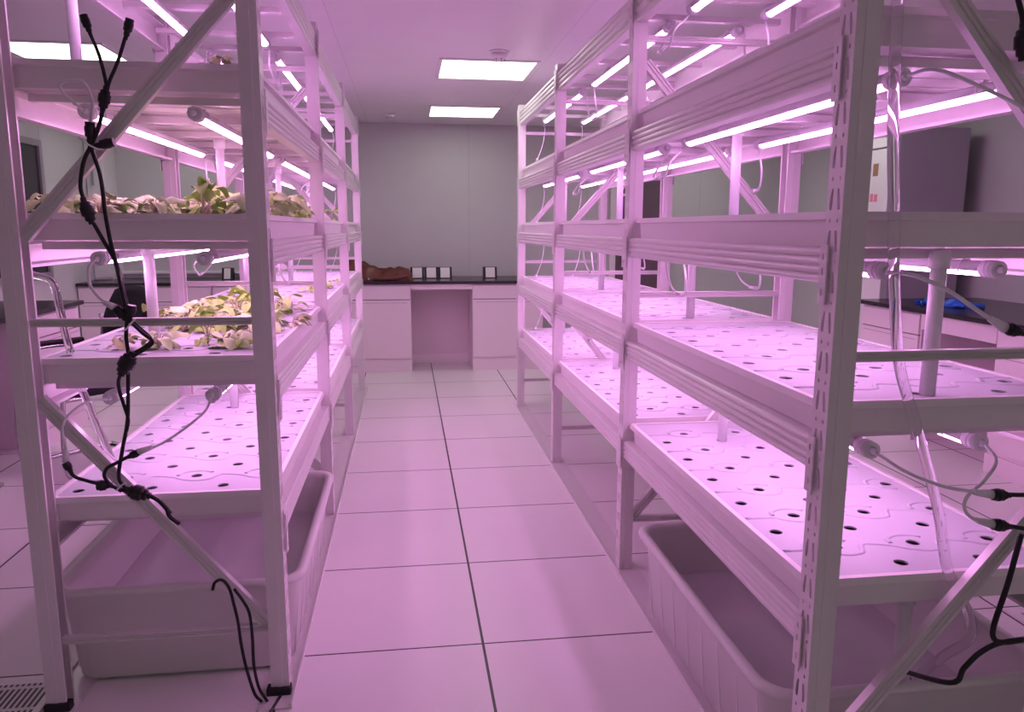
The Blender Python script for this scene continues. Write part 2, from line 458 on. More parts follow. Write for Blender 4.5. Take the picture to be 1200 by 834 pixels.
def put_tray(side, cx, y0, k, li):
    extra = {('left', 0, 1): ', wilted seedlings on it', ('left', 0, 2): ' heaped with wilted leaves'}.get((side, k, li), '')
    t = thing('growing_tray', f'white growing tray, {LW[li]} level, {BAYW[k]} of the {side} rack{extra}', 'tray',
              (cx, y0 + BAY * k + PW + .003, LEV[li]), 0, f'growing trays in the {side} rack')
    link('tray_basin', TB, t); link('planting_board', TLID, t); link('hole_shade_sheet', TSHADE, t)
for side, cx, y0 in (('right', RC, RY), ('left', LC, LY)):
    for k in range(3):
        for li in range(4): put_tray(side, cx, y0, k, li)

# LED tubes --------------------------------------------------------------
def led_proto():
    t = thing('grow_light_tube', 'x', 'grow light'); L = 1.17; r = .0165
    bm = NB(); n = 10
    def arc(a0, a1, rr, n): return [(rr * math.cos(a0 + (a1 - a0) * i / n), rr * math.sin(a0 + (a1 - a0) * i / n)) for i in range(n + 1)]
    extr(bm, arc(math.radians(-20), math.radians(200), r, 12), 'Y', .03, L - .03); obj('lamp_housing', bm, M['tubebody'], t, True)
    bm = NB(); extr(bm, arc(math.radians(201), math.radians(339), r * .98, 10), 'Y', .04, L - .04); obj('diffuser', bm, M['led'], t)
    for y0, y1, yt in ((0, .042, -.014), (L, L - .042, L + .014)):
        bm = NB(); cyl(bm, (0, y0, 0), (0, y1, 0), r + .0018, 20); cyl(bm, (0, y0, 0), (0, yt, 0), .010, 16, .005)
        for q in (.3, .6): cyl(bm, (0, y0 + (y1 - y0) * q - .002, 0), (0, y0 + (y1 - y0) * q + .002, 0), r + .0026, 20)
        obj('end_cap', bm, M['cap'], t)
    for y in (.10, .86):
        bm = NB(); tube(bm, [(math.cos(a) * (r + .002), y, math.sin(a) * (r + .002)) for a in [math.radians(d) for d in range(-30, 211, 20)]], .0022, 6, False)
        box(bm, (0, y, r + .004), (.012, .010, .006)); obj('clip', bm, M['pvc'], t)
    return t
led0 = led_proto(); first = True
UND = ['lowest tray', 'second tray', 'third tray', 'top tray', 'top frame']
TUBEX = {'right': {-1: -.155, 1: .115}, 'left': {-1: -.13, 1: .135}}
for side, cx, y0 in (('right', RC, RY), ('left', LC, LY)):
    for k in range(3):
        for li in (1, 2, 3, 4):
            for s in (-1, 1):
                where = 'aisle-side' if (s < 0) == (side == 'right') else 'wall-side'
                z = (LEV[li] - .073 if li < 4 else 2.062) - .020 - .0235
                loc = (cx + TUBEX[side][s], y0 + BAY * k + .10 + (.025 if s > 0 and side == 'right' else 0), z)
                lb = f'{where} pink LED tube under the {UND[li]}, {BAYW[k]} of the {side} rack'
                if first: o = led0; o.location = loc; o['label'] = lb; first = False
                else: o = dup(led0, loc, 0, lb)
                o['group'] = f'grow light tubes in the {side} rack'

# white linking cords between tubes and loose ends -----------------------
def cord_thing(name, pts, r, m, label, cat='cord', group=None, plug=None, plugm=None, plugr=.008, seg=8):
    t = thing(name, label, cat, (0, 0, 0), 0, group)
    o = Vector(pts[0]); t.location = o
    bm = NB(); tube(bm, [Vector(p) - o for p in pts], r, seg); obj('cable', bm, m, t)
    if plug:
        for (a, b, ra, rb) in plug:
            bm = NB(); cyl(bm, Vector(a) - o, Vector(b) - o, ra, 14, rb); obj('connector', bm, plugm or m, t)
    return t
rnd = random.Random(3)
loopv = []
for v in range(3):
    dx = (.05, -.06, .03)[v]; dz = (-.135, -.115, -.155)[v]
    loopv.append(cord_thing('linking_cord', [(0, 0, 0), (dx * .3, .0, -.03), (dx * .8 - .012, -.02 + .0, dz * .6), (dx, .03, dz * .96), (dx * 1.1, .10, dz), (dx * .9, .165, dz * .85), (dx * .3, .175, dz * .4), (0, .145, 0)],
        .0038, M['cordw'], 'x', 'cord', None, [((dx * 1.08, .065, dz * 1.0), (dx * 1.08, .115, dz * 1.0), .0075, .0055)], M['cordw']))
endv = cord_thing('loose_cord', [(0, 0, 0), (0, .03, -.01), (.01, .05, -.06), (-.01, .03, -.16), (-.045, .02, -.25)], .0028, M['cordw'], 'x', 'cord', None,
        [((-.045, .02, -.245), (-.052, .02, -.275), .0075, .009)], M['cordw'])
used = set()
for side, cx, y0 in (('right', RC, RY), ('left', LC, LY)):
    for k in range(3):
        for li in (1, 2, 3, 4):
            for s in (-1, 1):
                where = 'aisle-side' if (s < 0) == (side == 'right') else 'wall-side'
                z = (LEV[li] - .073 if li < 4 else 2.062) - .0435
                y = y0 + BAY * k + .10 + 1.17 + (.025 if s > 0 and side == 'right' else 0)
                x = cx + TUBEX[side][s]
                if k < 2:
                    v = rnd.randrange(3); src = loopv[v]
                    lb = f'white cord linking {where} tubes under the {UND[li]}, {("nearer", "farther")[k]} joint, {side} rack'
                else:
                    v = 'e'; src = endv
                    lb = f'loose {where} cord under the {UND[li]}, far end of the {side} rack'
                if v in used: o = dup(src, (x, y + .005, z), 0, lb)
                else: used.add(v); o = src; o.location = (x, y + .005, z); o['label'] = lb
                o['group'] = f'white lamp cords in the {side} rack'
for i, v in enumerate(loopv):
    if i not in used: bpy.data.objects.remove(v)

# riser pipes ------------------------------------------------------------
def pipe_proto():
    t = thing('drain_pipe', 'x', 'pipe'); b = NB(); cyl(b, (0, 0, 0), (0, 0, .300), .0155, 20); obj('pipe_body', b, M['pvc'], t)
    b = NB(); cyl(b, (0, 0, .262), (0, 0, .301), .0205, 20); obj('pipe_collar', b, M['pvc'], t)
    return t
p0 = pipe_proto(); first = True
for side, cx, y0 in (('right', RC, RY), ('left', LC, LY)):
    for k in range(3):
        for li in (0, 1, 2):
            near = li == 1
            y = y0 + BAY * k + ((.11 if side == 'right' else .30) if near else 1.105)
            x = cx + (-.045 if side == 'right' else -.03) + ((.01 if side == 'right' else -.035) if near else 0)
            lb = f'white drain pipe on the {LEVW[li]}, {BAYW[k]} of the {side} rack'
            loc = (x, y, LEV[li] - .002)
            if first: o = p0; o.location = loc; first = False
            else: o = dup(p0, loc, 0)
            o['label'] = lb; o['group'] = f'drain pipes in the {side} rack'
b = dup(p0, (LC + .0 - .32 + .06, LY + .42, LEV[3]), 0, 'white drain pipe on the top tray of the left rack, outer side', 'drain pipes in the left rack')
# stub draining into the right tub, with its clear hose
b = dup(p0, (1.115, 1.50, .200), 0, 'white drain stub hanging under the lowest tray above the right tub', 'drain pipes in the right rack')

# clear hoses ------------------------------------------------------------
def hose(pts, r, label):
    bm = NB(); tube(bm, pts, r, 12); return tag(obj('clear_hose', bm, M['hose'], shade=True), label, 'hose')
hose([(.89, 1.373, 1.95), (.895, 1.373, 1.68), (.905, 1.373, 1.489), (.921, 1.373, 1.332), (.928, 1.373, 1.25), (.945, 1.373, 1.12), (.965, 1.373, 1.02), (1.017, 1.373, .891), (1.075, 1.373, .73), (1.11, 1.373, .60), (1.16, 1.36, .50), (1.20, 1.40, .42), (1.20, 1.47, .34), (1.17, 1.52, .25)], .0105,
     'clear plastic hose hanging down the near end of the right rack into the tub')
hose([(-1.012, 2.18, 2.0), (-1.010, 2.18, 1.84), (-1.006, 2.18, 1.60), (-1.005, 2.18, 1.40), (-1.004, 2.18, 1.24), (-.995, 2.19, 1.185), (-.950, 2.2, 1.165), (-.932, 2.2, 1.14), (-.92, 2.2, 1.05), (-.908, 2.2, .965)], .010,
     'clear hose running down the outer edge of the left rack above its second tray')
hose([(-.897, 2.2, .882), (-.880, 2.2, .84), (-.855, 2.2, .75), (-.825, 2.2, .66), (-.808, 2.21, .590)], .010,
     'clear hose curving down beside the lowest tray of the left rack')

# black cables on the left rack ------------------------------------------
YB2 = 2.026
def P2(l, y=YB2): return [(a, y, b) for a, b in l]
K = M['cordb']
def black(name, segs, lumps, label, ties=()):
    """segs: list of (points, radius); lumps: (a, b, ra, rb) cylinders; ties: white cable ties"""
    o0 = Vector(segs[0][0][0]); t = thing(name, label, 'cable', o0)
    for pts, r in segs:
        bm = NB(); tube(bm, [Vector(p) - o0 for p in pts], r, 10); obj('cable', bm, K, t)
    for pts, rs in lumps:
        bm = NB(); P = [Vector(p) - o0 for p in pts]
        tube(bm, P, rs, 12, True, 5); obj('connector', bm, K, t)
    for pts in ties:
        bm = NB(); tube(bm, [Vector(p) - o0 for p in pts], .0022, 6); obj('cable_tie', bm, M['cordw'], t)
    return t
def plug(a, b, r=.0085):
    a, b = Vector(a), Vector(b); m = a.lerp(b, .45)
    return ([a, a.lerp(b, .2), m, m.lerp(b, .5), b], [r * 1.15, r * 1.3, r * 1.2, r * .8, r * .55])
def lump(a, b, r=.013):
    a, b = Vector(a), Vector(b)
    return ([a, a.lerp(b, .25), a.lerp(b, .5), a.lerp(b, .75), b], [r * .45, r * .8, r * 1., r * 1., r * .75, r * .45])
y = YB2 - .006
black('splitter_cable', [
    ([(-.727, y, 1.755), (-.709, y, 1.700), (-.699, y, 1.64), (-.700, y, 1.61)], .0042),
    ([(-.646, y, 1.748), (-.668, y, 1.69), (-.692, y, 1.64), (-.700, y, 1.61)], .0042),
    ([(-.709, y, 1.586), (-.721, y - .004, 1.54), (-.741, y, 1.50), (-.764, y, 1.456), (-.776, y, 1.40), (-.771, y, 1.365)], .0050),
    ([(-.745, y, 1.49), (-.733, y + .003, 1.44), (-.727, y, 1.40), (-.724, y, 1.324), (-.716, y, 1.25), (-.706, y, 1.20), (-.700, y, 1.16), (-.688, y, 1.08)], .0050),
    ([(-.757, y, 1.318), (-.731, y, 1.262), (-.712, y, 1.222), (-.702, y - .006, 1.17), (-.692, y - .006, 1.09)], .0050)],
    [plug((-.736, y, 1.790), (-.724, y, 1.745)), plug((-.634, y, 1.785), (-.648, y, 1.738)),
     lump((-.699, y, 1.632), (-.712, y, 1.575), .014), plug((-.742, y, 1.548), (-.746, y, 1.49), .010), plug((-.690, y - .004, 1.503), (-.742, y - .004, 1.490), .0095),
     lump((-.773, y, 1.372), (-.757, y, 1.308), .016)],
    'black splitter cable with two upturned plugs, tied to the upper brace of the left rack',
    [[(-.765, y - .012, 1.512), (-.748, y - .014, 1.497), (-.725, y - .014, 1.485), (-.712, y - .01, 1.484)]])
y = YB2 - .014
black('splitter_cable', [
    ([(-.690, y, 1.085), (-.697, y, 1.03), (-.695, y, .985), (-.700, y, .93), (-.706, y, .85), (-.713, y, .80), (-.728, y, .74), (-.742, y, .67), (-.728, y, .637)], .0048),
    ([(-.686, y, 1.077), (-.660, y, 1.05), (-.638, y, 1.024), (-.655, y, 1.005), (-.690, y, .985)], .0042),
    ([(-.682, y - .01, 1.071), (-.655, y - .01, 1.042), (-.632, y - .01, 1.018), (-.66, y - .01, .995), (-.690, y - .01, .978)], .0042),
    ([(-.705, y, .955), (-.722, y, .925), (-.724, y, .900), (-.716, y, .86), (-.708, y, .82), (-.714, y, .79)], .0045)],
    [plug((-.716, y, 1.104), (-.688, y, 1.068), .010), plug((-.678, y, 1.110), (-.690, y, 1.068), .0105), lump((-.682, y - .004, .995), (-.716, y - .004, .935), .021)],
    'black cable with a double plug cluster, hanging from the middle bar of the left rack',
    [[(-.700, y - .018, 1.048), (-.690, y - .02, 1.052), (-.676, y - .018, 1.068), (-.668, y - .01, 1.077)]])
black('splitter_cable', [
    ([(-.866, y, .706), (-.85, y, .676), (-.82, y, .662), (-.79, y, .652), (-.748, y, .640), (-.72, y - .008, .628)], .0045),
    ([(-.715, y, .722), (-.745, y, .706), (-.768, y, .694), (-.777, y, .673), (-.764, y, .650), (-.735, y - .01, .634)], .0045),
    ([(-.672, y - .01, .622), (-.645, y - .01, .603), (-.628, y - .01, .580), (-.622, y - .01, .560), (-.603, y, .535)], .0055),
    ([(-.668, y, .615), (-.64, y, .592), (-.622, y, .565)], .0045)],
    [plug((-.867, y, .712), (-.853, y, .682), .008), plug((-.688, y, .733), (-.722, y, .718), .008), plug((-.795, y, .648), (-.760, y, .648), .011), lump((-.725, y - .012, .640), (-.665, y - .012, .618), .020)],
    'black junction of cables tied to the lower diagonal brace of the left rack',
    [[(-.74, y - .03, .642), (-.728, y - .032, .655), (-.715, y - .03, .662)]])
black('power_cable', [
    ([(-.530, y, .345), (-.523, y, .366), (-.505, y, .372), (-.488, y, .349), (-.478, y, .30), (-.470, y, .248), (-.465, y, .18), (-.455, y, .11), (-.438, y, .035), (-.420, y, .008)], .0042),
    ([(-.475, y, .345), (-.452, y - .004, .309), (-.438, y - .004, .271), (-.434, y - .004, .20), (-.434, y - .004, .12), (-.425, y, .05), (-.405, y, .008)], .0042)],
    [], 'pair of thin black cables dangling from the left rack brace to the floor')
tag(obj('power_cable', tube(NB(), [(-.372, 2.035, .008), (-.385, 1.98, .006), (-.40, 1.9, .006), (-.41, 1.75, .006)], .0042), K),
    'black cable on the floor at the near foot of the left rack', 'cable')

# white cords to the near tubes, left
CW = M['cordw']; TLZ = [LEV[1] - .1165, LEV[2] - .1165, LEV[3] - .1165]
cord_thing('lamp_cord', [(-.80, 2.138, TLZ[0]), (-.83, 2.09, .853), (-.868, 2.05, .823), (-.879, 2.04, .785), (-.868, 2.03, .735), (-.867, 2.02, .712)], .0035, CW,
    'white lamp cord curving down to a black plug, outer side of left rack', plug=[((-.868, 2.025, .742), (-.867, 2.015, .712), .006, .009)])
cord_thing('lamp_cord', [(-.535, 2.138, TLZ[0]), (-.535, 2.09, .825), (-.56, 2.05, .80), (-.61, 2.03, .765), (-.65, 2.015, .745), (-.690, 2.012, .733)], .0035, M['cap'],
    'grey lamp cord slanting across the lowest tray of the left rack', plug=[((-.655, 2.014, .745), (-.690, 2.012, .733), .006, .009)])
cord_thing('lamp_cord', [(-.80, 2.138, TLZ[1]), (-.80, 2.09, 1.20), (-.79, 2.06, 1.16), (-.765, 2.04, 1.13), (-.735, 2.02, 1.112), (-.716, 2.012, 1.104)], .0038, CW,
    'white lamp cord curving from the third level tube to the plug cluster, left rack', plug=[((-.745, 2.02, 1.117), (-.716, 2.012, 1.104), .006, .0095)])
cord_thing('lamp_cord', [(-.80, 2.138, TLZ[2]), (-.83, 2.11, 1.625), (-.832, 2.10, 1.648), (-.80, 2.09, 1.655), (-.765, 2.07, 1.645), (-.74, 2.04, 1.60), (-.742, 2.02, 1.548)], .0035, CW,
    'white lamp cord arching under the top tray of the left rack')

# right rack near cords
def rcord(pts, lb, m=CW): return cord_thing('lamp_cord', pts, .0036, m, lb)
zt = TLZ
def wp(a, b, r0=.006, r1=.0095): return [(a, b, r0, r1)]
cord_thing('lamp_cord', [(.955, 1.418, zt[2]), (0.972, 1.36, 1.592), (1.048, 1.325, 1.554), (1.121, 1.315, 1.521), (1.177, 1.31, 1.50), (1.247, 1.31, 1.50)], .0036, M['cap'],
    'grey lamp cord running right from the tube under the top tray, right rack')
cord_thing('lamp_cord', [(.955, 1.418, zt[1]), (0.964, 1.345, 1.213), (1.019, 1.325, 1.185), (1.077, 1.315, 1.147), (1.126, 1.31, 1.119)], .0042, M['cap'],
    'grey lamp cord slanting to a black plug before the blue gloves', plug=wp((1.095, 1.313, 1.136), (1.129, 1.31, 1.117), .006, .011))
cord_thing('lamp_cord', [(.955, 1.418, zt[0]), (0.975, 1.35, .828), (1.042, 1.325, .802), (1.109, 1.315, .790), (1.137, 1.31, .786)], .0036, M['cap'],
    'thin grey lamp cord above the lowest tray board, right rack near end', plug=wp((1.102, 1.314, .791), (1.139, 1.31, .786)))
cord_thing('lamp_cord', [(1.225, 1.443, zt[0]), (1.192, 1.37, .835), (1.137, 1.33, .809), (1.091, 1.315, .784), (1.081, 1.31, .761), (1.102, 1.31, .738), (1.147, 1.31, .724)], .0036, CW,
    'white lamp cord bent like a hook beside the right rack lowest tray', plug=wp((1.109, 1.31, .734), (1.150, 1.31, .723)))
y = 1.308
def rb(n, segs, lumps, lb): return black(n, segs, lumps, lb)
rb('power_cable', [([(1.152, y, 1.110), (1.173, y, 1.104), (1.237, y, 1.088), (1.317, y, 1.08)], .0045)], [plug((1.127, y, 1.119), (1.165, y, 1.106), .010)],
    'black plug and cable ending in front of the right bench top')
rb('power_cable', [([(1.167, y, .785), (1.214, y, .782), (1.317, y, .78)], .0045)], [plug((1.139, y, .786), (1.177, y, .783), .010)],
    'upper of two black plugs with cables beside the right rack lowest tray')
rb('power_cable', [([(1.177, y, .72), (1.223, y, .711), (1.317, y, .70)], .0045)], [plug((1.147, y, .724), (1.187, y, .717), .010)],
    'lower of two black plugs with cables, touching the right rack diagonal brace')
rb('power_cable', [([(1.077, y, 1.76), (1.079, y, 1.71), (1.093, y, 1.673), (1.099, y, 1.63), (1.137, y, 1.60)], .0048),
                   ([(1.127, y, 1.72), (1.112, y, 1.68), (1.105, y, 1.64)], .0045)], [lump((1.095, y, 1.665), (1.101, y, 1.60), .014)],
    'black cable hanging beside the upper brace at the near end of the right rack')
rb('power_cable', [([(1.212, y, .70), (1.204, y, .65), (1.193, y, .587), (1.174, y, .504), (1.179, y, .475), (1.202, y, .466), (1.247, y, .468)], .0055),
                   ([(1.247, y, .47), (1.187, y, .464), (1.147, y, .445), (1.117, y, .415), (1.087, y, .385), (1.09, y + .2, .30)], .0055)], [],
    'thick black cable forking in front of the right tub')

# ------------------------------------------------------------------ tubs
def tub(cx, y0, hx, ly, h, label, water_label, rc):
    t = thing('plastic_tub', label, 'tub', (cx, y0, .006), 0)
    bm = NB()
    def ring(ins, z, r):
        vs = []; n = 6; X = hx - ins; a0y, a1y = ins, ly - ins
        for px, py, a0 in ((X - r, a1y - r, 0), (-X + r, a1y - r, PI / 2), (-X + r, a0y + r, PI), (X - r, a0y + r, 1.5 * PI)):
            for k in range(n + 1):
                a = a0 + PI / 2 * k / n; vs.append(bm.verts.new((px + r * math.cos(a), py + r * math.sin(a), z)))
        return vs
    rs = [ring(.062, 0, .05), ring(.050, .012, .06), ring(.026, h - .035, .07), ring(.022, h - .028, .07), ring(.002, h - .020, .08), ring(0, h - .010, .08), ring(.003, h, .08),
          ring(.020, h + .001, .07), ring(.030, h - .006, .065), ring(.034, h - .02, .06), ring(.056, .02, .05), ring(.075, .008, .04)]
    n = len(rs[0])
    for a, b in zip(rs, rs[1:]):
        for k in range(n):
            f = bm.faces.new((a[k], a[(k + 1) % n], b[(k + 1) % n], b[k])); f.smooth = True
    bm.faces.new(rs[0][::-1]); bm.faces.new(rs[-1])
    for k in range(int(ly / .12)):
        yy = .10 + k * .115
        if yy > ly - .09: break
        for s in (-1, 1):
            extr(bm, [(yy - .003, .0), (yy + .003, 0), (yy + .003, 1), (yy - .003, 1)], 'X', 0, 1) if False else None
            b2 = NB(); box(b2, (s * (hx - .0385), yy, h * .47), (.005, .010, h * .8), Matrix.Rotation(s * math.atan(.024 / h), 3, 'Y'), .002); join_bm(bm, b2)
    obj('tub_body', bm, M['tub'], t)
    wz = .135
    bm = NB(); vs = []; n = 6; X = hx - .0490; r = .05
    for px, py, a0 in ((X - r, ly - .049 - r, 0), (-X + r, ly - .049 - r, PI / 2), (-X + r, .049 + r, PI), (X - r, .049 + r, 1.5 * PI)):
        for k in range(n + 1):
            a = a0 + PI / 2 * k / n; vs.append(bm.verts.new((px + r * math.cos(a), py + r * math.sin(a), 0)))
    bm.faces.new(vs)
    g = bmesh.ops.extrude_face_region(bm, geom=bm.faces[:])
    for v in g['geom']:
        if isinstance(v, bmesh.types.BMVert): v.co.z -= .01
    w = obj('water', bm, M['water'], loc=(cx, y0, wz)); tag(w, water_label, 'water'); w['kind'] = 'stuff'
    return t
tub(1.115, 1.42, .365, 1.0, .30, 'large white plastic tub on the floor under the near bay of the right rack', 'still water pooled in the right plastic tub', .07)
tub(-.665, 2.13, .355, 1.02, .30, 'large white plastic tub on the floor under the near bay of the left rack', 'still water pooled in the left plastic tub', .07)

# ------------------------------------------------------------------ benches
def cabinet(x0, x1, label, loc_y, facing='-y', depth=.62, drawers=True):
    """unit in local space: front at y=0, width along x, depth to +y"""
    w = x1 - x0
    t = thing('cabinet', label, 'cabinet', (0, 0, 0), 0, 'bench cabinets')
    b = NB(); box2(b, (.0, .012, .0), (w, depth, .797), .002); box2(b, (0, 0, 0), (w, .012, .105), .001); obj('cabinet_body', b, M['cab'], t)
    b = NB(); box2(b, (.008, -.004, .662), (w - .008, .012, .784), .0025); d = obj('drawer', b, M['cab'], t)
    b = NB(); box2(b, (.008, .006, .6545), (w - .008, .0118, .662)); obj('drawer_pull_recess', b, M['seam'], d)
    b = NB(); box2(b, (.008, -.004, .125), (w - .008, .012, .6545), .0025); dd = obj('cupboard_door', b, M['cab'], t)
    b = NB(); box2(b, (.03, -.006, .630), (w - .03, -.004, .632)); obj('door_grip', b, M['seam'], dd)
    return t
YC = 6.965
names = [('beside the kneehole, left of it', -.56, .035), ('right of the kneehole', .592, 1.245), ('second from the kneehole on its left', -1.12, -.565), ('seen through the left rack plants', -1.68, -1.125),
         ('behind the black chair', -2.24, -1.685), ('in the back left corner', -2.775, -2.245)]
for lb, a, b in names:
    c = cabinet(a, b, f'pale pink bench cabinet against the back wall, {lb}', YC); c.location = (a, YC, 0)
k = thing('kneehole_panel', 'pale rear panel and apron closing the kneehole of the back bench', 'bench panel', (.035, YC, 0))
b = NB(); box2(b, (.001, .45, .0), (.556, .47, .797)); obj('rear_panel', b, M['kneeback'], k)
b = NB(); box2(b, (.001, 0, .748), (.556, .02, .797)); obj('apron', b, M['cab'], k)
b = NB(); box2(b, (.001, .44, .0), (.556, .452, .09)); obj('plinth', b, M['cab'], k)
b = NB(); box2(b, (-2.775, YC - .025, .798), (1.26, YB - .002, .825), .003)
tag(obj('worktop', b, M['stone']), 'long black worktop along the back wall bench', 'worktop')
# right wall bench (front faces -x)
for y0_, y1_, lb in ((4.27, 4.88, 'farther unit of the right wall bench, beside the fridge'), (3.02, 3.65, 'unit on the near side of the right bench kneehole'), (2.38, 3.01, 'unit at the near end of the right wall bench')):
    c = cabinet(0, y1_ - y0_, f'pale cabinet, {lb}', 0, depth=.80); c.rotation_euler = (0, 0, -PI / 2); c.location = (3.10, y1_, 0)
k = thing('kneehole_panel', 'pale rear panel and apron closing the kneehole of the right wall bench', 'bench panel', (3.10, 3.655, 0))
b = NB(); box2(b, (.55, 0, 0), (.57, .61, .797)); obj('rear_panel', b, M['kneeback'], k)
b = NB(); box2(b, (0, 0, .70), (.02, .61, .797)); obj('apron', b, M['cab'], k)
b = NB(); box2(b, (3.07, 2.36, .798), (XR - .002, 4.91, .825), .003)
tag(obj('worktop', b, M['stone']), 'black worktop of the right wall bench with blue gloves on it', 'worktop')
# left wall bench (front faces +x)
for y0_, y1_, lb in ((4.74, 5.33, 'unit at the far end of the left wall bench'), (2.88, 3.48, 'unit at the near end of the left wall bench')):
    c = cabinet(0, y1_ - y0_, f'pale cabinet, {lb}', 0, depth=.62); c.rotation_euler = (0, 0, PI / 2); c.location = (-2.13, y0_, 0)
b = NB(); box2(b, (XL + .002, 2.86, .798), (-2.10, 5.36, .825), .003)
tag(obj('worktop', b, M['stone']), 'black worktop of the left wall bench under the dark window', 'worktop')
# slim wall cupboard in the back left corner
t = thing('wall_cupboard', 'tall slim grey cupboard with a small handle in the back left corner', 'cupboard', (-2.775, YB - .30, .827))
b = NB(); box2(b, (0, .012, .0), (.15, .298, 1.24), .003); obj('cupboard_body', b, M['fridgedoor'], t)
b = NB(); box2(b, (.003, -.004, .02), (.147, .012, 1.22), .003); d = obj('cupboard_door', b, M['fridgedoor'], t)
b = NB(); box2(b, (.05, -.02, .83), (.065, -.004, 1.0), .003); obj('handle', b, M['frame'], d)

# fridge -----------------------------------------------------------------
t = thing('fridge', 'tall grey fridge with white doors standing beyond the right wall bench', 'fridge', (3.30, 4.96, 0))
b = NB(); box2(b, (.03, 0, .03), (.55, .64, 1.985), .006); obj('fridge_body', b, M['fridge'], t)
b = NB(); box2(b, (-.03, .003, .05), (.026, .637, 1.845), .006); d = obj('lower_door', b, M['fridgedoor'], t)
b = NB(); box2(b, (-.032, .13, 1.665), (-.03, .19, 1.75)); obj('brown_label', b, M['brown'], d)
b = NB(); box2(b, (-.032, .12, 1.49), (-.03, .155, 1.54)); box2(b, (-.032, .17, 1.49), (-.03, .20, 1.545)); obj('pink_sticker', b, M['pinkmark'], d)
b = NB(); box2(b, (-.03, .003, 1.855), (.026, .637, 1.975), .006); d = obj('freezer_door', b, M['fridgedoor'], t)
b = NB()
for x, yy in ((.06, .04), (.5, .04), (.06, .6), (.5, .6)): cyl(b, (x, yy, 0), (x, yy, .035), .02)
obj('leveling_feet', b, M['black'], t)

# sockets on the bench ---------------------------------------------------
def socket(x, label, wd=.088, y=7.30):
    t = thing('bench_socket', label, 'socket box', (x, y, .825), 0, 'socket boxes on the back bench')
    b = NB(); extr(b, [(0, 0), (.10, 0), (.10, .105), (.035, .105)], 'X', -wd / 2 - .020, wd / 2 + .020); obj('socket_housing', b, M['black'], t)
    b = NB(); R = Matrix.Rotation(-math.atan2(.035, .105), 3, 'X'); box(b, (0, .0155, .0545), (wd, .006, .098), R); obj('socket_face', b, M['socketw'], t)
socket(.100, 'black and white socket box on the back bench beside the brown jacket')
socket(.232, 'middle one of three socket boxes in a row on the back bench')
socket(.362, 'rightmost of three socket boxes in a row on the back bench')
socket(.792, 'single socket box standing apart at the right end of the back bench')
socket(-1.62, 'socket box on the back bench seen through the left rack', .055)
socket(-1.38, 'socket box on the back bench just left of the near left rack post', .04)

# brown jacket on the bench ---------------------------------------------
bm = NB(); nx, ny = 46, 18; rng = random.Random(5)
def hgt(u, v):
    kn = [.12, .165, .150, .105, .080, .088, .098, .085]; q = u * 7; a_ = min(6, int(q)); q -= a_; q = q * q * (3 - 2 * q)
    ridge = kn[a_] * (1 - q) + kn[a_ + 1] * q
    edge = min(1, min(v, 1 - v) * 5) ** .6 * min(1, (1 - u) * 16) ** .5 * min(1, u * 12) ** .5
    fold = .016 * math.sin(16 * v + 7 * u) + .012 * math.sin(23 * u - 9 * v) + .008 * math.sin(41 * v + 17 * u)
    return max(.004, (ridge + fold) * edge)
top = []; bot = []
for i in range(nx + 1):
    ra, rb_ = [], []
    for j in range(ny + 1):
        u, v = i / nx, j / ny
        x = -.60 + .66 * u; yy = 7.02 + (.10 * math.sin(u * 4) * .4) + (.34 - .14 * u) * v + .01 * math.sin(30 * u)
        ra.append(bm.verts.new((x, yy, .826 + hgt(u, v)))); rb_.append(bm.verts.new((x, yy, .826)))
    top.append(ra); bot.append(rb_)
for i in range(nx):
    for j in range(ny):
        f = bm.faces.new((top[i][j], top[i + 1][j], top[i + 1][j + 1], top[i][j + 1])); f.smooth = True
        bm.faces.new((bot[i][j], bot[i][j + 1], bot[i + 1][j + 1], bot[i + 1][j]))
for i in range(nx):
    bm.faces.new((top[i][0], bot[i][0], bot[i + 1][0], top[i + 1][0])); bm.faces.new((top[i][ny], top[i + 1][ny], bot[i + 1][ny], bot[i][ny]))
for j in range(ny):
    bm.faces.new((top[0][j], top[0][j + 1], bot[0][j + 1], bot[0][j])); bm.faces.new((top[nx][j], bot[nx][j], bot[nx][j + 1], top[nx][j + 1]))
jk = thing('jacket', 'crumpled brown leather jacket lying on the black back worktop', 'jacket', (0, 0, 0))
obj('jacket_body', bm, M['leather'], jk)
b = NB(); tube(b, [(-.30, 7.02, .842), (-.20, 6.99, .843), (-.10, 7.0, .850), (-.02, 7.02, .862), (.05, 7.06, .875)], [.010, .015, .018, .018, .016, .010], 14); obj('sleeve', b, M['leather'], jk)
b = NB(); cyl(b, (-.335, 7.0, .843), (-.335, 6.988, .845), .008, 12); obj('button', b, M['chrome'], jk)

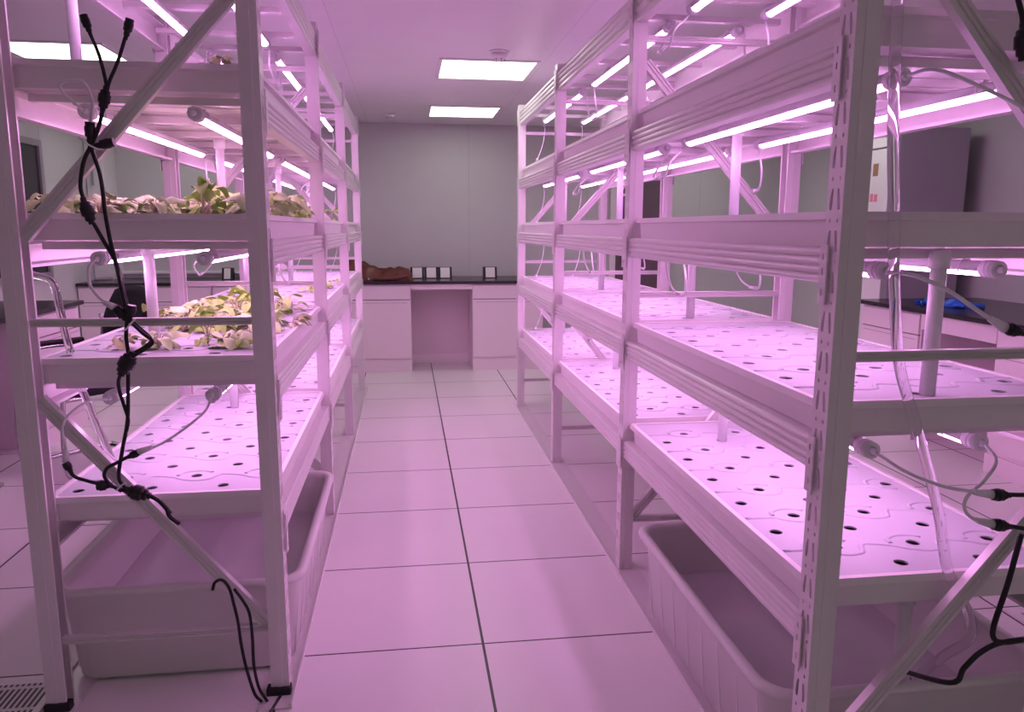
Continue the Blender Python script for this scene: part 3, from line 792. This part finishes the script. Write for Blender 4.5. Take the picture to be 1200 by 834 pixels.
# blue gloves on right bench --------------------------------------------
gl = thing('rubber_gloves', 'crumpled blue rubber gloves at the far end of the right black worktop', 'gloves', (3.34, 4.52, .826))
def glove(dx, dy, a):
    bm = NB(); prev = bm
    nx_, ny_ = 14, 10; g = []
    for i in range(nx_ + 1):
        row = []
        for j in range(ny_ + 1):
            u, v = i / nx_, j / ny_
            w = .055 * (1 - .25 * math.sin(u * 3)); x = -.10 + .20 * u; yy = -w + 2 * w * v
            z = .042 * max(0, math.sin(PI * v)) ** .5 * max(0, math.sin(PI * min(.97, u + .05))) ** .4 * (1 + .35 * math.sin(9 * u + 5 * v)) + .001
            row.append(bm.verts.new((x, yy, z)))
        g.append(row)
    for i in range(nx_):
        for j in range(ny_):
            f = bm.faces.new((g[i][j], g[i + 1][j], g[i + 1][j + 1], g[i][j + 1])); f.smooth = True
    for q in range(4):
        tube(bm, [(-.08, -.04 + .026 * q, .014), (-.12, -.045 + .030 * q, .018), (-.155, -.048 + .03 * q, .010)], [.011, .011, .009], 8)
    tube(bm, [(.0, .05, .012), (-.03, .075, .016), (-.055, .085, .010)], [.012, .011, .009], 8)
    R = Matrix.Rotation(a, 3, 'Z')
    for v in bm.verts: v.co = R @ v.co + Vector((dx, dy, 0))
    return bm
obj('glove', glove(0, 0, .9), M['blue'], gl); obj('glove', glove(.02, -.20, 2.4), M['blue'], gl)

# office chairs ----------------------------------------------------------
def chair(loc, rz, label):
    """faces +x in local space; sled-base visitor chair"""
    t = thing('office_chair', label, 'chair', loc, rz, 'black office chairs')
    b = NB(); box(b, (.02, 0, .455), (.48, .48, .07), None, .03); obj('seat', b, M['meshblack'], t, True)
    bm = NB(); nx_, nz_ = 8, 10; rows = []
    for s_ in (0, 1):
        g = []
        for j in range(nz_ + 1):
            v = j / nz_; row = []
            for i in range(nx_ + 1):
                u = i / nx_ * 2 - 1
                w = .215 * (1 - .18 * max(0, v - .6) ** 1.2 * 2.5) * (.92 + .08 * math.sin(PI * v))
                x = -.235 - .06 * v - .05 * (1 - u * u) * .6 - (.028 if s_ else 0) + .03 * math.sin(PI * v)
                z = .57 + .40 * v - .03 * v * u * u
                row.append(bm.verts.new((x, u * w, z)))
            g.append(row)
        rows.append(g)
    A, B = rows
    for j in range(nz_):
        for i in range(nx_):
            bm.faces.new((A[j][i], A[j][i + 1], A[j + 1][i + 1], A[j + 1][i])); bm.faces.new((B[j][i], B[j + 1][i], B[j + 1][i + 1], B[j][i + 1]))
    for i in range(nx_):
        bm.faces.new((A[0][i], B[0][i], B[0][i + 1], A[0][i + 1])); bm.faces.new((A[nz_][i], A[nz_][i + 1], B[nz_][i + 1], B[nz_][i]))
    for j in range(nz_):
        bm.faces.new((A[j][0], A[j + 1][0], B[j + 1][0], B[j][0])); bm.faces.new((A[j][nx_], B[j][nx_], B[j + 1][nx_], A[j + 1][nx_]))
    obj('backrest', bm, M['meshblack'], t, True)
    for s in (-1, 1):
        b = NB(); tube(b, [(-.24, s * .24, .80), (-.23, s * .24, .66), (-.10, s * .25, .64), (.10, s * .25, .64), (.20, s * .25, .60), (.24, s * .25, .45), (.26, s * .25, .20), (.25, s * .25, .04), (.18, s * .25, .015), (-.10, s * .25, .013), (-.25, s * .25, .013)], .0125, 10)
        obj('sled_leg', b, M['chrome'], t)
        b = NB(); box(b, (.0, s * .25, .662), (.26, .045, .025), None, .01); obj('armrest', b, M['black'], t)
    b = NB(); cyl(b, (-.25, -.25, .013), (-.25, .25, .013), .0115, 10); obj('floor_bar', b, M['chrome'], t)
    b = NB(); cyl(b, (.14, -.25, .425), (.14, .25, .425), .011, 10); cyl(b, (-.12, -.25, .425), (-.12, .25, .425), .011, 10)
    cyl(b, (.245, -.25, .425), (.12, -.25, .425), .011, 10); cyl(b, (.245, .25, .425), (.12, .25, .425), .011, 10)
    cyl(b, (-.12, -.20, .425), (-.26, -.16, .60), .011, 10); cyl(b, (-.12, .20, .425), (-.26, .16, .60), .011, 10); cyl(b, (.14, -.1, .425), (-.12, -.1, .425), .009, 10); cyl(b, (.14, .1, .425), (-.12, .1, .425), .009, 10); obj('seat_frame', b, M['chrome'], t)
    return t
chair((-1.76, 4.42, 0), math.radians(228), 'black office chair with chrome sled legs between the left rack and back bench')
chair((-2.30, 3.79, 0), math.radians(180), 'black office chair tucked under the left wall bench, at the picture edge')

# ------------------------------------------------------------------ plants
def leaf(bm, base, d, L, W, curl, droop, rnd):
    """curved ovate blade from base along horizontal direction d"""
    d = Vector(d).normalized(); side = Vector((-d.y, d.x, 0)); nu, nv = 6, 4; g = []
    tw = rnd.uniform(-.5, .5); lift = rnd.uniform(.1, .8)
    for i in range(nu + 1):
        u = i / nu; w = W * (math.sin(PI * min(1, u * .93 + .05)) ** .75)
        c = Vector(base) + d * (L * u * .9) + Vector((0, 0, L * (lift * u - droop * u * u)))
        row = []
        for j in range(nv + 1):
            v = j / nv * 2 - 1
            off = side * (w * v * math.cos(tw)) + Vector((0, 0, w * v * math.sin(tw) - curl * w * v * v + .15 * W * math.sin(7 * u + 3 * v)))
            p = c + off; p.z = max(p.z, .004); row.append(bm.verts.new(p))
        g.append(row)
    for i in range(nu):
        for j in range(nv):
            f = bm.faces.new((g[i][j], g[i + 1][j], g[i + 1][j + 1], g[i][j + 1])); f.smooth = True
def seedling(seed, n, m, hgt, spread):
    r = random.Random(seed); t = thing('wilted_seedling', 'x', 'seedling')
    bm = NB(); st = NB()
    for i in range(n):
        a = r.uniform(0, 2 * PI); L = r.uniform(.032, .074); rad = r.uniform(.005, spread)
        b = (rad * math.cos(a), rad * math.sin(a), r.uniform(.008, hgt)); a2 = a + r.uniform(-.9, .9)
        leaf(bm, b, (math.cos(a2), math.sin(a2), 0), L, L * r.uniform(.28, .42), r.uniform(-.5, .8), r.uniform(.4, 1.3), r)
        tube(st, [(0, 0, .0), (b[0] * .4, b[1] * .4, b[2] * .8 + .006), b], .0016, 5, True, 3)
    g = obj('foliage', bm, m, t); md = None
    obj('stem', st, M['stem'], t)
    return t
protos = [seedling(1, 12, M['leafa'], .06, .05), seedling(2, 13, M['leafb'], .05, .055), seedling(3, 14, M['leafb'], .065, .045), seedling(4, 7, M['leafc'], .045, .05), seedling(5, 12, M['leafa'], .07, .045), seedling(6, 14, M['leafb'], .04, .07)]
pused = set(); pr = random.Random(11)
def plant(v, x, y, z, lb, grp, sc=1.):
    rz = pr.uniform(0, 6.28); src = protos[v]
    if v in pused: o = dup(src, (x, y, z), rz, lb, grp)
    else: pused.add(v); o = src; o.location = (x, y, z); o.rotation_euler = (0, 0, rz); o['label'] = lb; o['group'] = grp
    o.scale = (sc, sc, sc)
    return o
# second level, near bay: sparse at the front, heaped towards the back
z2 = LEV[1] - .003; yl = LY + PW
NEAR = [(-.82, 2.30, 3, 'brown curled seedling lying alone near the outer front corner of the second tray, left rack'),
        (-.70, 2.27, 1, 'pale seedling beside the drain pipe, on the second tray of the left rack'),
        (-.59, 2.36, 4, 'yellow-green seedling at the front of the second tray of the left rack'),
        (-.50, 2.26, 1, 'pale grey wilted seedling lying flat near the front rim, second tray of the left rack'),
        (-.44, 2.30, 0, 'upright yellow seedling right beside the near post, second tray of the left rack'),
        (-.40, 2.74, 3, 'small dark curled seedling near the aisle edge of the second tray, left rack')]
for x, y_, v, lb in NEAR: plant(v, x, y_, z2, lb, None, .9)
for o in []: pass
n = 0
for r_ in range(7):
    for c_ in range(5):
        x = -.845 + c_ * .105 + pr.uniform(-.02, .02) + r_ * .006; y_ = 2.62 + r_ * .105 + pr.uniform(-.02, .02)
        if x > -.43: continue
        if r_ < 2 and c_ < 1: continue
        plant(pr.choice([0, 1, 2, 2, 5, 4]), x, y_, z2, 'wilted pale seedling in the dense heap on the second tray, nearest bay, left rack', 'seedlings heaped on the second tray of the left rack', pr.uniform(.95, 1.2))
for (x, y_) in [(-.80, 3.70), (-.66, 3.74), (-.70, 4.05), (-.50, 4.2), (-.44, 4.45)]:
    plant(pr.choice([1, 5, 0]), x, y_, z2, 'sparse wilted seedling on the second tray, middle bay of the left rack', 'sparse seedlings on the second tray, middle bay', .85)
z3 = LEV[2] - .003
for r_ in range(9):
    for c_ in range(5):
        x = -.90 + c_ * .115 + pr.uniform(-.02, .02); y_ = 2.20 + r_ * .135 + pr.uniform(-.03, .03)
        plant(pr.choice([1, 2, 5, 3, 0, 4]) if c_ > 1 else pr.choice([1, 2, 5]), x, y_, z3, 'wilted yellowish seedling crowded on the third tray, nearest bay, left rack', 'seedlings crowded on the third tray of the left rack', pr.uniform(.85, 1.1))
for r_ in range(5):
    for c_ in range(4):
        x = -.84 + c_ * .115 + pr.uniform(-.02, .02); y_ = 3.62 + r_ * .18 + pr.uniform(-.03, .03)
        plant(pr.choice([1, 2, 5, 4]), x, y_, z3, 'wilted seedling crowded on the third tray, middle bay of the left rack', 'seedlings on the third tray, middle bay', pr.uniform(.8, 1.1))
plant(4, -.46, 4.98, z3, 'single yellow-green seedling on the third tray, farthest bay of the left rack', None, 1.)
plant(3, -.485, 2.20, LEV[3] - .003, 'single dry brown seedling on the top tray of the left rack beside the near post', None, .8)

# ------------------------------------------------------------------ camera and light
cam = bpy.data.cameras.new('camera'); co = bpy.data.objects.new('camera', cam); C.objects.link(co)
cam.sensor_width = 36.; cam.sensor_fit = 'HORIZONTAL'; cam.lens = 36. * 899.6 / 1200
pitch, yaw, roll, h = .165957, .136357, .0030489, 1.30363
cy, sy, cp, sp = math.cos(yaw), math.sin(yaw), math.cos(pitch), math.sin(pitch)
F = Vector((sy * cp, cy * cp, -sp)); R0 = Vector((cy, -sy, 0)); U0 = R0.cross(F)
R = math.cos(roll) * R0 + math.sin(roll) * U0; U = -math.sin(roll) * R0 + math.cos(roll) * U0
co.matrix_world = Matrix(((R.x, U.x, -F.x, 0), (R.y, U.y, -F.y, 0), (R.z, U.z, -F.z, h), (0, 0, 0, 1)))
cam.clip_start = .02
bpy.context.scene.camera = co
W = bpy.data.worlds.new('world'); bpy.context.scene.world = W; W.use_nodes = True
W.node_tree.nodes['Background'].inputs[0].default_value = (.5, .45, .5, 1); W.node_tree.nodes['Background'].inputs[1].default_value = .05
sc = bpy.context.scene
sc.view_settings.view_transform = 'Standard'; sc.view_settings.look = 'None'; sc.view_settings.gamma = 1; sc.view_settings.use_curve_mapping = False
sc.view_settings.exposure = 0.
sc.cycles.max_bounces = 8; sc.cycles.diffuse_bounces = 5; sc.cycles.use_denoising = True
sc.cycles.sample_clamp_indirect = 6
